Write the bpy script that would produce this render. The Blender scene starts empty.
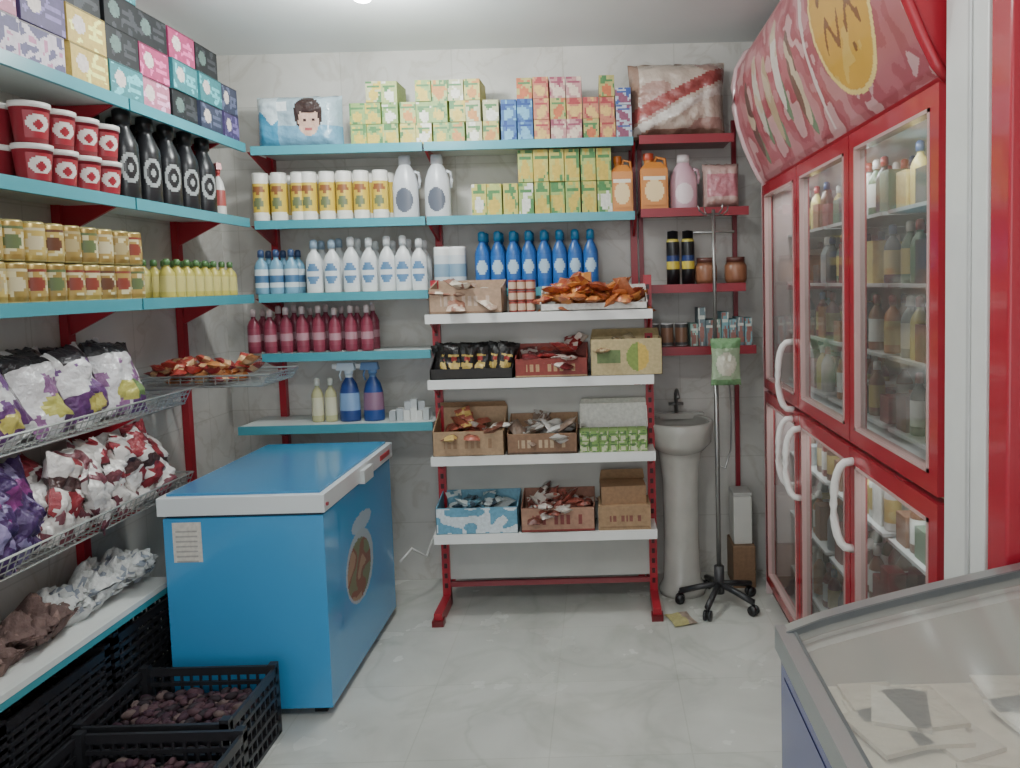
import bpy, math, random
from mathutils import Vector, Matrix, noise
R=random.Random(7)
# ------------------------------------------------------------------ camera
f=760.;H=1.65;CX,CY=601.4,334.
rho=math.radians(1.5)
c=Vector(((600-CX)/f,-(282-CY)/f,-1)).normalized()
t=Vector((math.cos(rho),math.sin(rho),0)); X=(t-t.dot(c)*c).normalized(); Z=X.cross(c)
cam=bpy.data.cameras.new("camera"); co=bpy.data.objects.new("camera",cam); bpy.context.collection.objects.link(co)
rot=Matrix(((X.x,X.y,X.z),(c.x,c.y,c.z),(Z.x,Z.y,Z.z)))
co.matrix_world=Matrix.Translation((0,0,H))@rot.to_4x4()
cam.lens=f/1020*36; cam.sensor_width=36; cam.clip_start=.05
cam.shift_x=(510-CX)/1020; cam.shift_y=(CY-384)/1020
bpy.context.scene.camera=co

# ------------------------------------------------------------------ materials
SAT=.86
def lin(c):
    g=.3*c[0]+.55*c[1]+.15*c[2]
    o=[]
    for x in c:
        x=(g+(x-g)*SAT)/255.; o.append(x/12.92 if x<=.04045 else ((x+.055)/1.055)**2.4)
    return o
MATS={}
def newmat(name,rough=.5,metal=0,bump=None,spec=.5,coat=0,varied=0.0,vscale=30):
    m=bpy.data.materials.new(name); m.use_nodes=True; n=m.node_tree.nodes; l=m.node_tree.links
    p=n["Principled BSDF"]; a=n.new("ShaderNodeAttribute"); a.attribute_name="Col"
    p.inputs["Roughness"].default_value=rough; p.inputs["Metallic"].default_value=metal
    p.inputs["Specular IOR Level"].default_value=spec; p.inputs["Coat Weight"].default_value=coat
    src=a.outputs["Color"]
    tc=n.new("ShaderNodeTexCoord")
    if varied>0:
        nz=n.new("ShaderNodeTexNoise"); nz.inputs["Scale"].default_value=vscale; nz.inputs["Detail"].default_value=5
        l.new(tc.outputs["Object"],nz.inputs["Vector"])
        mr=n.new("ShaderNodeMapRange"); mr.inputs[1].default_value=.3; mr.inputs[2].default_value=.7
        mr.inputs[3].default_value=1-varied; mr.inputs[4].default_value=1+varied*.4
        l.new(nz.outputs["Fac"],mr.inputs[0])
        mx=n.new("ShaderNodeMix"); mx.data_type='RGBA'; mx.blend_type='MULTIPLY'; mx.inputs[0].default_value=1
        l.new(src,mx.inputs[6]); l.new(mr.outputs[0],mx.inputs[7]); src=mx.outputs[2]
    l.new(src,p.inputs["Base Color"])
    if bump:
        nz=n.new("ShaderNodeTexNoise"); nz.inputs["Scale"].default_value=bump[0]; nz.inputs["Detail"].default_value=4
        l.new(tc.outputs["Object"],nz.inputs["Vector"])
        b=n.new("ShaderNodeBump"); b.inputs["Strength"].default_value=bump[1]; b.inputs["Distance"].default_value=bump[2]
        l.new(nz.outputs["Fac"],b.inputs["Height"]); l.new(b.outputs[0],p.inputs["Normal"])
    MATS[name]=m; return m
newmat("matte",.75,varied=.12,vscale=25)
newmat("card",.55,varied=.18,vscale=60)
newmat("paint",.32,varied=.08,vscale=6)
newmat("enamel",.2,coat=.3)
newmat("plastic",.3)
newmat("foil",.28,metal=.1,bump=(28,.7,.02))
newmat("wrap",.22,bump=(40,.6,.012),coat=.3)
newmat("metal",.35,metal=.85)
newmat("tin",.3,metal=.5)
newmat("cloth",.9,bump=(35,.8,.02),varied=.2)
newmat("ceramic",.2,coat=.3,varied=.1,vscale=9)
def glassmat(name,tint,mixf,rough=.03,haze=0):
    m=bpy.data.materials.new(name); m.use_nodes=True; n=m.node_tree.nodes; l=m.node_tree.links; n.clear()
    o=n.new("ShaderNodeOutputMaterial"); tr=n.new("ShaderNodeBsdfTransparent"); tr.inputs[0].default_value=(*tint,1)
    g=n.new("ShaderNodeBsdfGlossy"); g.inputs["Roughness"].default_value=rough
    fr=n.new("ShaderNodeFresnel"); fr.inputs[0].default_value=1.45
    ma=n.new("ShaderNodeMath"); ma.operation='ADD'; ma.inputs[1].default_value=mixf; ma.use_clamp=True
    l.new(fr.outputs[0],ma.inputs[0])
    base=tr.outputs[0]
    if haze:  # cream haze on the glass, put into its colour as a diffuse share
        d=n.new("ShaderNodeBsdfDiffuse"); d.inputs[0].default_value=(.8,.78,.72,1); m0=n.new("ShaderNodeMixShader"); m0.inputs[0].default_value=haze
        l.new(tr.outputs[0],m0.inputs[1]); l.new(d.outputs[0],m0.inputs[2]); base=m0.outputs[0]
    mx=n.new("ShaderNodeMixShader"); l.new(ma.outputs[0],mx.inputs[0]); l.new(base,mx.inputs[1]); l.new(g.outputs[0],mx.inputs[2]); l.new(mx.outputs[0],o.inputs[0])
    MATS[name]=m
glassmat("glass",(.86,.89,.87),.08,.06,.12)
glassmat("lidglass",(.96,.95,.92),.04,.12,.25)
def emat(name,col,s):
    m=bpy.data.materials.new(name); m.use_nodes=True; p=m.node_tree.nodes["Principled BSDF"]
    p.inputs["Emission Color"].default_value=(*col,1); p.inputs["Emission Strength"].default_value=s; MATS[name]=m
emat("lamp",(.97,1,1),25)

# ------------------------------------------------------------------ mesh builder
class B:
    def __init__(s,M=None): s.v=[];s.f=[];s.c=[];s.m=[];s.s=[];s.names=[];s.M=M.copy() if M else Matrix()
    def add(s,vs,fs,col,mat="plastic",sm=False):
        if mat not in s.names: s.names.append(mat)
        mi=s.names.index(mat); o=len(s.v)
        s.v+= [s.M@Vector(p) for p in vs]
        per=isinstance(col,list)
        for i,fc in enumerate(fs):
            s.f.append([o+k for k in fc]); s.c.append(col[i] if per else col); s.m.append(mi); s.s.append(sm)
    def box(s,c,d,col,mat="card",rz=0,taper=1,rx=0):
        x,y,z=[k/2 for k in d]; T=Matrix.Translation(c)@Matrix.Rotation(rz,4,'Z')@Matrix.Rotation(rx,4,'X')
        vs=[T@Vector(p) for p in [(-x,-y,-z),(x,-y,-z),(x,y,-z),(-x,y,-z),(-x*taper,-y*taper,z),(x*taper,-y*taper,z),(x*taper,y*taper,z),(-x*taper,y*taper,z)]]
        s.add(vs,[(0,3,2,1),(4,5,6,7),(0,1,5,4),(1,2,6,5),(2,3,7,6),(3,0,4,7)],col,mat)
    def bb(s,x0,x1,y0,y1,z0,z1,col,mat="paint"):
        s.box(((x0+x1)/2,(y0+y1)/2,(z0+z1)/2),(x1-x0,y1-y0,z1-z0),col,mat)
    def lathe(s,x,y,z,prof,seg=16,sx=1,sy=1,rz=0,mat="plastic"):
        cr,sr=math.cos(rz),math.sin(rz); vs=[]
        for r,h,_ in prof:
            for i in range(seg):
                a=2*math.pi*i/seg; px,py=r*sx*math.cos(a),r*sy*math.sin(a)
                vs.append((x+px*cr-py*sr,y+px*sr+py*cr,z+h))
        fs=[];cs=[]
        for j in range(len(prof)-1):
            for i in range(seg):
                k=(i+1)%seg; fs.append((j*seg+i,j*seg+k,(j+1)*seg+k,(j+1)*seg+i)); cs.append(prof[j+1][2])
        s.add(vs,fs,cs,mat,True)
    def tube(s,pts,r,col,mat="metal",seg=6,closed=False):
        pts=[Vector(p) for p in pts]; vs=[];n=len(pts)
        for i,p in enumerate(pts):
            a=pts[(i-1)%n] if (closed or i>0) else p; b=pts[(i+1)%n] if (closed or i<n-1) else p
            d=(b-a).normalized(); u=d.cross(Vector((0,0,1)))
            if u.length<.05: u=d.cross(Vector((0,1,0)))
            u.normalize(); w=d.cross(u)
            for k in range(seg):
                an=2*math.pi*k/seg; vs.append(p+(u*math.cos(an)+w*math.sin(an))*r)
        fs=[]
        for i in range(n if closed else n-1):
            j=(i+1)%n
            for k in range(seg):
                q=(k+1)%seg; fs.append((i*seg+k,i*seg+q,j*seg+q,j*seg+k))
        if not closed:
            fs.append(tuple(range(seg))[::-1]); fs.append(tuple((n-1)*seg+k for k in range(seg)))
        s.add(vs,fs,col,mat,seg>4)
    def pic(s,o,u,v,nu,nv,fn,mat="card",surf=None):
        o,u,v=Vector(o),Vector(u),Vector(v); vs=[];fs=[];cs=[]
        for j in range(nv+1):
            for i in range(nu+1):
                a,b=i/nu,j/nv
                vs.append(surf(a,b) if surf else o+u*a+v*b)
        for j in range(nv):
            for i in range(nu):
                fs.append((j*(nu+1)+i,j*(nu+1)+i+1,(j+1)*(nu+1)+i+1,(j+1)*(nu+1)+i)); cs.append(fn((i+.5)/nu,(j+.5)/nv))
        s.add(vs,fs,cs,mat,surf is not None)
    def bag(s,T,w,h,d,fn,n=10,m=12,mat="foil",wr=.012,seed=0,ea=3.,eb=5.,pn=.1):
        vs=[];fs=[];cs=[]
        for side in (-1,1):
            for j in range(m+1):
                for i in range(n+1):
                    a,b=i/n,j/m; e=(1-abs(2*a-1)**ea)*(1-abs(2*b-1)**eb)
                    pinch=1-pn*math.sin(math.pi*b)
                    nz=noise.noise(Vector((a*3+seed*7.1,b*3,side*.7+seed)))*wr
                    nz2=noise.noise(Vector((a*9+seed*3.1,b*9,side+seed)))*wr*.5
                    p=Vector(((a-.5)*w*pinch,side*(d/2*e)+(nz+nz2)*(.3+e),b*h+nz2))
                    vs.append(T@p)
        N=(n+1)*(m+1)
        for sd in (0,1):
            for j in range(m):
                for i in range(n):
                    k=sd*N+j*(n+1)+i; q=(k,k+1,k+n+2,k+n+1)
                    fs.append(q if sd==0 else q[::-1]); cs.append(fn((i+.5)/n,(j+.5)/m))
        s.add(vs,fs,cs,mat,True)
    def ball(s,c,r,col,mat="matte",sc=(1,1,1),seg=8,rings=5):
        prof=[(max(.0001,r*math.sin(math.pi*j/rings)),-r*sc[2]*math.cos(math.pi*j/rings),col) for j in range(rings+1)]
        s.lathe(c[0],c[1],c[2],prof,seg,sc[0],sc[1],R.random()*3,mat)
    def finish(s,name,bevel=0):
        me=bpy.data.meshes.new(name)
        lo=Vector([min(p[i] for p in s.v) for i in range(3)]); hi=Vector([max(p[i] for p in s.v) for i in range(3)])
        og=Vector(((lo.x+hi.x)/2,(lo.y+hi.y)/2,lo.z))
        me.from_pydata([tuple(p-og) for p in s.v],[],s.f)
        for n in s.names: me.materials.append(MATS[n])
        me.polygons.foreach_set("material_index",s.m); me.polygons.foreach_set("use_smooth",s.s)
        at=me.color_attributes.new("Col",'FLOAT_COLOR','CORNER'); buf=[]
        for fc,cc in zip(s.f,s.c):
            q=lin(cc)+[1.]; buf+=q*len(fc)
        at.data.foreach_set("color",buf)
        me.update(); o=bpy.data.objects.new(name,me); bpy.context.collection.objects.link(o); o.location=og
        if bevel:
            md=o.modifiers.new("bevel",'BEVEL'); md.width=bevel; md.segments=3; md.limit_method='ANGLE'; md.angle_limit=math.radians(50)
        return o
def TR(x,y,z,rx=0,ry=0,rz=0):
    return Matrix.Translation((x,y,z))@Matrix.Rotation(rz,4,'Z')@Matrix.Rotation(rx,4,'X')@Matrix.Rotation(ry,4,'Y')
def el(a,b,x,y,rx,ry): return ((a-x)/rx)**2+((b-y)/ry)**2<1
WHITE=(232,232,228);RED=(180,30,46);TEAL=(68,160,176);BLUE=(62,160,222);BLACK=(24,24,27);KRAFT=(168,128,88)

# ------------------------------------------------------------------ room
def surfmat(name,kind):
    m=bpy.data.materials.new(name); m.use_nodes=True; n=m.node_tree.nodes; l=m.node_tree.links; p=n["Principled BSDF"]
    tc=n.new("ShaderNodeTexCoord"); src=tc.outputs["Object"]
    def ramp(stops,inp):
        r=n.new("ShaderNodeValToRGB"); e=r.color_ramp.elements
        e[0].position,e[0].color=stops[0][0],(*lin(stops[0][1]),1); e[1].position,e[1].color=stops[-1][0],(*lin(stops[-1][1]),1)
        for q in stops[1:-1]:
            k=e.new(q[0]); k.color=(*lin(q[1]),1)
        l.new(inp,r.inputs[0]); return r.outputs[0]
    def noi(sc,det=6,dist=0,w=None):
        k=n.new("ShaderNodeTexNoise"); k.inputs["Scale"].default_value=sc; k.inputs["Detail"].default_value=det; k.inputs["Distortion"].default_value=dist
        l.new(src,k.inputs["Vector"]); return k.outputs["Fac"]
    def mult(a,b,fac=1,mode='MULTIPLY'):
        k=n.new("ShaderNodeMix"); k.data_type='RGBA'; k.blend_type=mode; k.inputs[0].default_value=fac; l.new(a,k.inputs[6]); l.new(b,k.inputs[7]); return k.outputs[2]
    if kind=="floor":
        a=ramp([(.3,(186,187,179)),(.5,(200,201,193)),(.7,(210,211,203))],noi(3.2,8,.4))
        v=ramp([(.46,(255,255,255)),(.5,(243,244,242)),(.54,(255,255,255))],noi(1.9,4,.8))
        br=n.new("ShaderNodeTexBrick"); br.offset=0; br.inputs["Scale"].default_value=1; br.inputs["Brick Width"].default_value=.5; br.inputs["Row Height"].default_value=.5
        br.inputs["Mortar Size"].default_value=.0025; br.inputs["Color1"].default_value=(1,1,1,1); br.inputs["Color2"].default_value=(.95,.955,.95,1); br.inputs["Mortar"].default_value=(.88,.88,.86,1)
        l.new(src,br.inputs["Vector"])
        l.new(mult(mult(a,v),br.outputs["Color"]),p.inputs["Base Color"])
        rr=n.new("ShaderNodeMapRange"); rr.inputs[3].default_value=.16; rr.inputs[4].default_value=.34; l.new(noi(5),rr.inputs[0]); l.new(rr.outputs[0],p.inputs["Roughness"])
    elif kind=="wall":
        a=ramp([(.3,(190,188,181)),(.5,(206,204,197)),(.72,(218,216,209))],noi(3,9,.5))
        v=ramp([(.47,(255,255,255)),(.5,(236,233,228)),(.53,(255,255,255))],noi(3,6,1.0))
        sep=n.new("ShaderNodeSeparateXYZ"); l.new(src,sep.inputs[0]); ad=n.new("ShaderNodeMath"); l.new(sep.outputs[0],ad.inputs[0]); l.new(sep.outputs[1],ad.inputs[1])
        cb=n.new("ShaderNodeCombineXYZ"); l.new(ad.outputs[0],cb.inputs[0]); l.new(sep.outputs[2],cb.inputs[1])
        br=n.new("ShaderNodeTexBrick"); br.offset=0; br.inputs["Scale"].default_value=1; br.inputs["Brick Width"].default_value=.6; br.inputs["Row Height"].default_value=.33
        br.inputs["Mortar Size"].default_value=.003; br.inputs["Color1"].default_value=(1,1,1,1); br.inputs["Color2"].default_value=(.96,.96,.96,1); br.inputs["Mortar"].default_value=(.84,.84,.82,1)
        l.new(cb.outputs[0],br.inputs["Vector"])
        l.new(mult(mult(a,v,.7),br.outputs["Color"]),p.inputs["Base Color"]); p.inputs["Roughness"].default_value=.4
    else:
        l.new(ramp([(.3,(218,224,226)),(.7,(228,234,234))],noi(1.2,4)),p.inputs["Base Color"]); p.inputs["Roughness"].default_value=.3
    return m
MATS["floor"]=surfmat("floor_marble_tile","floor"); MATS["wall"]=surfmat("wall_marble_tile","wall"); MATS["ceil"]=surfmat("ceiling_paint","ceil")
def slab(name,x0,x1,y0,y1,z0,z1,mat):
    b=B(); b.bb(x0,x1,y0,y1,z0,z1,WHITE,mat); o=b.finish(name); return o
XL,XR,YB,YF,ZC=-2.06,1.62,4.19,-2.2,2.92
slab("floor",XL-.1,XR+.1,YF,YB+.1,-.1,0,"floor")
slab("ceiling",XL-.1,XR+.1,YF,YB+.1,ZC,ZC+.1,"ceil")
slab("wall_back",XL-.1,XR+.1,YB,YB+.1,0,ZC,"wall")
slab("wall_left",XL-.1,XL,YF,YB,0,ZC,"wall")
slab("wall_right",XR,XR+.1,YF,YB,0,ZC,"wall")

# ------------------------------------------------------------------ shelving
YS=3.87; YW=YB-.005; XF=-1.75
def teal_shelf(b,x0,x1,y0,y1,z,col=TEAL,top=(205,215,212),front='y'):
    b.bb(x0,x1,y0,y1,z-.018,z,top,"paint")
    if front=='y': b.bb(x0,x1,y0-.004,y0+.012,z-.04,z+.003,col,"paint")
    else: b.bb(x1-.012,x1+.004,y0,y1,z-.04,z+.003,col,"paint")
def bracket_y(b,x,z):
    b.add([(x-.006,YW-.03,z-.02),(x-.006,YS+.02,z-.02),(x-.006,YW-.03,z-.11),(x+.006,YW-.03,z-.02),(x+.006,YS+.02,z-.02),(x+.006,YW-.03,z-.11)],[(0,1,2),(5,4,3),(0,3,4,1),(1,4,5,2),(2,5,3,0)],RED,"paint")
BZ=[2.37,2.00,1.63,1.325,.955]
b=B()
for z in BZ[:4]: teal_shelf(b,-1.735,-.875,YS,YW,z)
teal_shelf(b,-1.87,-.875,YS-.02,YW,BZ[4])
for z in (2.37,2.00,1.63): teal_shelf(b,-.865,.185,YS,YW,z)
for x in (-1.76,-.87,.19):
    b.bb(x-.018,x+.018,YW-.035,YW,0.0,2.5,RED)
    for z in BZ[:3]+([1.325,.955] if x<.1 else []): bracket_y(b,x,z)
b.finish("teal_shelf_unit")
b=B()
DR=(150,32,46)
for z,x1 in ((2.375,.69),(2.01,.76),(1.625,.74),(1.305,.79)):
    teal_shelf(b,.215,x1,YS,YW,z,DR,(120,40,45))
for x in (.23,.74):
    b.bb(x-.012,x+.012,YW-.025,YW,0.0,2.5,DR)
b.finish("red_shelf_unit")
b=B()
LZ=[2.38,2.01,1.63]
for z in LZ:
    for y0,y1 in ((1.2,2.02),(2.03,2.9),(2.91,3.84)):
        teal_shelf(b,XL+.012,XF,y0,y1,z,front='x')
teal_shelf(b,XL+.012,XF+.02,1.2,2.97,.52,(60,165,178),(232,234,230),front='x')
b.bb(XF+.0,XF+.026,1.2,2.97,.505,.525,(228,232,228))
for y in (2.025,2.905,3.7):
    b.bb(XL+.003,XL+.035,y-.02,y+.02,0.0,2.6,RED)
    for z in LZ+[.52,1.19,.83]:
        d=.22 if z>.53 else .2
        if z<1.5 and y>3: continue
        b.add([(XL+.035,y-.006,z-.02),(XL+.035+d,y-.006,z-.02),(XL+.035,y-.006,z-.13),(XL+.035,y+.006,z-.02),(XL+.035+d,y+.006,z-.02),(XL+.035,y+.006,z-.13)],[(0,2,1),(3,4,5),(0,1,4,3),(1,2,5,4),(2,0,3,5)],RED,"paint")
b.finish("teal_shelf_unit")

def basket(name,x0,x1,y0,y1,z,h,step=.03):
    b=B(); C=(190,192,190); r=.0022
    ny=int((y1-y0)/step); nx=int((x1-x0)/(step*1.6))
    for i in range(ny+1):
        y=y0+(y1-y0)*i/ny; b.tube([(x0,y,z+h),(x0,y,z),(x1,y,z),(x1+.03,y,z+h)],r,C,seg=4)
    for i in range(nx+1):
        x=x0+(x1-x0)*i/nx; b.tube([(x,y0,z+h*.9),(x,y0,z),(x,y1,z),(x,y1,z+h*.9)],r,C,seg=4)
    for k in range(0,4):
        q=k/3; b.tube([(x0,y0,z+h*q),(x1+.03*q,y0,z+h*q),(x1+.03*q,y1,z+h*q),(x0,y1,z+h*q)],r*(1.9 if k in(0,3) else 1),C,seg=4,closed=True)
    return b.finish(name)
basket("wire_shelf_basket",XL+.04,-1.77,1.3,3.19,1.185,.06)
basket("wire_shelf_basket",XL+.04,-1.77,1.3,3.17,.825,.07)
basket("wire_display_tray",XL+.05,-1.46,3.24,3.56,1.245,.045)

# ------------------------------------------------------------------ product helpers
def bottle(b,x,y,z,h,r,body,cap,label=None,flat=1,rz=0,mat="plastic",neck=.35,seg=14,band=None):
    L=label or body
    b.lathe(x,y,z,[(.001,0,body),(r*.92,0,body),(r,h*.03,body),(r,h*.15,body),(r,h*.56,L),(r*.97,h*.62,body),(r*.7,h*.72,body),(r*neck,h*.79,body),(r*neck,h*.83,body),(r*(neck+.12),h*.83,cap),(r*(neck+.1),h*.97,cap),(r*neck*.7,h,cap),(.001,h,cap)],seg,1,flat,rz,mat)
    if band:
        b.lathe(x,y,z,[(r*1.012,h*.26,band),(r*1.012,h*.42,band)],seg,1,flat,rz,mat)
def can(b,x,y,z,h,r,body,lab,top=(200,200,200),bands=None,seg=16,mat="plastic"):
    b.lathe(x,y,z,[(.001,0,top),(r*.94,0,top),(r,h*.04,top),(r,h*.16,body),(r,h*.8,lab),(r,h*.95,body),(r*.94,h,top),(r*.9,h*.98,top),(.001,h*.98,top)],seg,mat=mat)
    if bands:
        for z0,z1,c2 in bands: b.lathe(x,y,z,[(r*1.015,h*z0,c2),(r*1.015,h*z1,c2)],seg)
def canlabel(b,x,y,z,r,h,face,fn,n=12,spread=1.7,mat="plastic",fl=1):
    b.pic((0,0,0),(1,0,0),(0,1,0),n,n,fn,mat,surf=lambda a,v:Vector((x+r*math.cos((a-.5)*spread+face),y+fl*r*math.sin((a-.5)*spread+face),z+v*h)))
def pack(b,x,y,z,w,d,h,base,fn=None,face='y',mat="card",rz=0,n=10):
    a=0 if face=='y' else math.pi/2
    T=Matrix.Translation((x,y,z))@Matrix.Rotation(a+rz,4,'Z'); old=b.M; b.M=b.M@T
    b.box((0,0,h/2),(w,d,h),base,mat)
    if fn: b.pic((-w/2*.99,-d/2-.0012,h*.01),(w*.98,0,0),(0,0,h*.98),n,n,fn,mat)
    b.M=old
def deco(base,acc,acc2,seed):
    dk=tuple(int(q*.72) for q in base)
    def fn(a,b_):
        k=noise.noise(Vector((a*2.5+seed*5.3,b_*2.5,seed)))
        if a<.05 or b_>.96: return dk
        if .66<b_<.8 and .12<a<.88: return acc
        if el(a,b_,.5,.34,.3,.22): return acc2
        if k>.24: return acc2
        if k<-.3: return acc
        return base
    return fn
def UX(u): return (u-600)*.00517

# ---- back wall products
YO=Matrix.Translation((0,.035,0))
b=B(YO)
for r_ in range(3):
    for k in range(9):
        x=-1.205+k*.084
        if r_==2 and k in (0,3,8): continue
        base=R.choice([(172,188,108),(196,188,96),(140,174,94),(192,194,146)])
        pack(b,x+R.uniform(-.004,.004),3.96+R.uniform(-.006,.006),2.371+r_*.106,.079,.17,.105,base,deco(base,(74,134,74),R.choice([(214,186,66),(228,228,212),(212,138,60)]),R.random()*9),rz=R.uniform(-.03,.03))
b.finish("soap_box_stack")
b=B(YO)
for r_ in range(3):
    for k in range(8):
        x=-.44+k*.083
        if r_==2 and k in (0,5): continue
        if k<1 or (k==1 and r_<2): base,a1,a2=(60,110,176),(30,70,150),(110,180,215)
        elif k>6: base,a1,a2=(190,200,216),(60,90,170),(150,80,110)
        else: base,a1,a2=R.choice([((210,126,98),(186,64,70),(228,184,100)),((202,142,142),(166,74,100),(226,202,180)),((188,178,100),(76,136,76),(212,108,62))])
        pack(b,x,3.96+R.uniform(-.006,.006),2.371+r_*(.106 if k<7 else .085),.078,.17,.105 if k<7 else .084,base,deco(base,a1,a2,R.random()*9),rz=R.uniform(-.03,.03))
b.finish("soap_box_stack")
b=B(YO)
def dia(a,v):
    if el(a,v,.66,.46,.12,.27) and not el(a,v,.66,.86,.2,.24): return (60,40,40) if (el(a,v,.61,.5,.02,.03) or el(a,v,.71,.5,.02,.03)) else ((180,90,90) if el(a,v,.66,.33,.045,.03) else (216,174,152))
    if el(a,v,.66,.6,.165,.33): return (62,44,40)
    if a<.3: return (60,150,190) if v<.55+.12*math.sin(a*20) else (206,224,230)
    if .08<a<.42 and .68<v<.85: return (236,246,248)
    return (166,192,204) if v>.4 else (110,166,196)
b.bag(TR(-1.52,3.95,2.373),.44,.265,.17,dia,60,40,"wrap",.012,3,8,8,.02)
b.finish("diaper_pack")
b=B(YO)
def dia2(a,v):
    k=noise.noise(Vector((a*2,v*2,4)))
    if abs(v-.25-a*.6)<.09: return (164,76,72)
    if abs(v-.05-a*.6)<.06: return (216,208,198)
    if a<.1 or v<.1: return (156,122,104)
    if k>.2: return (180,142,130)
    return (196,178,162)
b.bag(TR(.42,3.97,2.378),.5,.38,.22,dia2,50,40,"wrap",.02,8,7,6,.04)
b.finish("diaper_pack")
b=B(YO)
def yl(a,v):
    if v<.06 or v>.95: return (230,228,214)
    if el(a,v,.5,.72,.3,.10): return (150,90,50)
    if el(a,v,.5,.36,.26,.16): return (110,120,80)
    return (216,182,56)
for row,y in ((0,3.92),(1,4.02)):
    for u in (265,283,303,313,331,348,365,384):
        x=UX(u)+(0.01 if row else 0)
        can(b,x,y,2.001,.25,.040,(228,226,218),(216,182,56),(226,224,216))
        if not row: canlabel(b,x,y,2.035,.0406,.175,-math.pi/2,yl,12,2.6)
b.finish("scouring_powder_cans")
def jug(b,x,y,z,h,w,body,cap,label,rz=0):
    old=b.M; b.M=b.M@TR(x,y,z,0,0,rz)
    b.lathe(0,0,0,[(.001,0,body),(w*.46,0,body),(w*.5,h*.04,body),(w*.5,h*.5,body),(w*.46,h*.62,body),(w*.34,h*.76,body),(w*.22,h*.84,body),(w*.2,h*.86,body),(w*.24,h*.86,cap),(w*.22,h,cap),(.001,h,cap)],20,1,.62)
    b.tube([(w*.36,0,h*.74),(w*.52,0,h*.72),(w*.56,0,h*.6),(w*.5,0,h*.48)],w*.07,body,"plastic",8)
    b.pic((0,0,0),(1,0,0),(0,1,0),20,20,lambda a,v:label if el(a,v,.5,.5,.5,.5) else body,"plastic",
          surf=lambda a,v:Vector(((a-.5)*w*.66,-w*.315*math.sqrt(max(0,1-((a-.5)*1.3)**2)),h*.1+v*h*.38)))
    b.M=old
b=B(YO)
for u in (408,440): jug(b,UX(u),3.94,2.001,.325,.135,(196,200,204),(186,190,196),(90,96,110))
b.finish("detergent_jugs")
b=B(YO)
for r_ in range(2):
    for k in range(9):
        if r_==1 and k<3: continue
        base=R.choice([(176,190,96),(150,180,92),(196,188,86)])
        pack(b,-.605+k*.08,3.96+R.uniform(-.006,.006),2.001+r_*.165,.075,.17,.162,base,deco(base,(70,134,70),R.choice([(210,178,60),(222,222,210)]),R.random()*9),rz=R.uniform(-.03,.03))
b.finish("tea_box_stack")
def jerry(b,x,y,z,h,w,body,cap,label,d=.1):
    b.box((x,y,z+h*.36),(w,d,h*.72),body,"plastic"); b.box((x,y,z+h*.78),(w*.98,d*.95,h*.12),body,"plastic",taper=.55)
    b.lathe(x-w*.18,y,z+h*.82,[(w*.16,0,body),(w*.16,h*.06,body),(w*.2,h*.06,cap),(w*.2,h*.18,cap),(.001,h*.18,cap)],12)
    b.tube([(x,y,z+h*.8),(x+w*.1,y,z+h*.93),(x+w*.42,y,z+h*.9),(x+w*.46,y,z+h*.68)],w*.07,body,"plastic",7)
    b.pic((x-w*.4,y-d/2-.006,z+h*.08),(w*.8,0,0),(0,0,h*.5),16,16,lambda a,v:label if el(a,v,.5,.5,.42,.4) else ((235,225,200) if v>.85 else body),"plastic")
b=B(YO)
jerry(b,.125,3.93,2.001,.29,.11,(218,132,50),(212,112,34),(236,206,146)); jerry(b,.29,3.93,2.011,.29,.14,(218,132,50),(200,76,44),(240,210,150))
b.finish("cleaner_jerrycans",.004)
b=B(YO); jug(b,.445,3.94,2.011,.28,.14,(216,172,186),(222,212,212),(232,214,218)); b.finish("fabric_softener_jug")
b=B(YO)
b.bag(TR(.64,3.96,2.013),.19,.23,.15,lambda a,v:(190,116,126) if abs(v-.5)<.25 and abs(a-.5)<.4 else (196,160,152),24,24,"wrap",.01,5,8,8,.02)
b.finish("sanitary_pad_pack")
b=B(YO)
for y in (3.91,4.0):
    for u in (262,277,292): bottle(b,UX(u),y,1.631,.23,.036,(110,165,196),(60,84,130),(206,220,228),.8,band=(70,116,160))
b.finish("shampoo_bottles")
b=B(YO)
for y in (3.91,4.02):
    for u in (315,333,352,370,388,404,420):
        x=UX(u); bottle(b,x,y,1.631,.275+R.uniform(-.012,.012),.042,(222,226,226),(150,176,200) if u<340 else (220,224,226),(216,222,224),.75)
        if y<4: canlabel(b,x,y,1.665,.0425,.13,-math.pi/2,lambda a,v:(90,136,180) if el(a,v,.5,.5,.42,.4) and not .4<v<.58 else (216,222,226),10,2.0,fl=.76)
b.finish("bleach_bottles")
b=B(YO)
for u in (443,458): can(b,UX(u),3.92,1.631,.22,.045,(225,228,226),(205,215,220),(235,235,235),[(.3,.6,(130,165,190))])
b.finish("cleaning_tubs")
b=B(YO)
for y in (3.92,4.03):
    for k in range(8):
        x=-.605+k*.08
        bottle(b,x,y,1.631,.295,.039,(32,94,172),(36,130,184),(38,102,184),.75,neck=.42)
        if y<4: canlabel(b,x,y,1.68,.0394,.12,-math.pi/2,lambda a,v:(170,200,220) if el(a,v,.5,.5,.36,.32) else (38,102,184),10,2.0,fl=.76)
b.finish("dish_soap_bottles")
b=B(YO)
for u in (674,689):
    x=UX(u); b.lathe(x,3.93,1.626,[(.001,0,BLACK),(.034,0,BLACK),(.034,.08,BLACK),(.034,.12,(210,186,60)),(.034,.15,(40,60,120)),(.034,.22,BLACK),(.03,.235,(190,176,70)),(.028,.235,BLACK),(.028,.275,BLACK),(.001,.28,BLACK)],16)
b.finish("insecticide_spray_cans")
b=B(YO)
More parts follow.
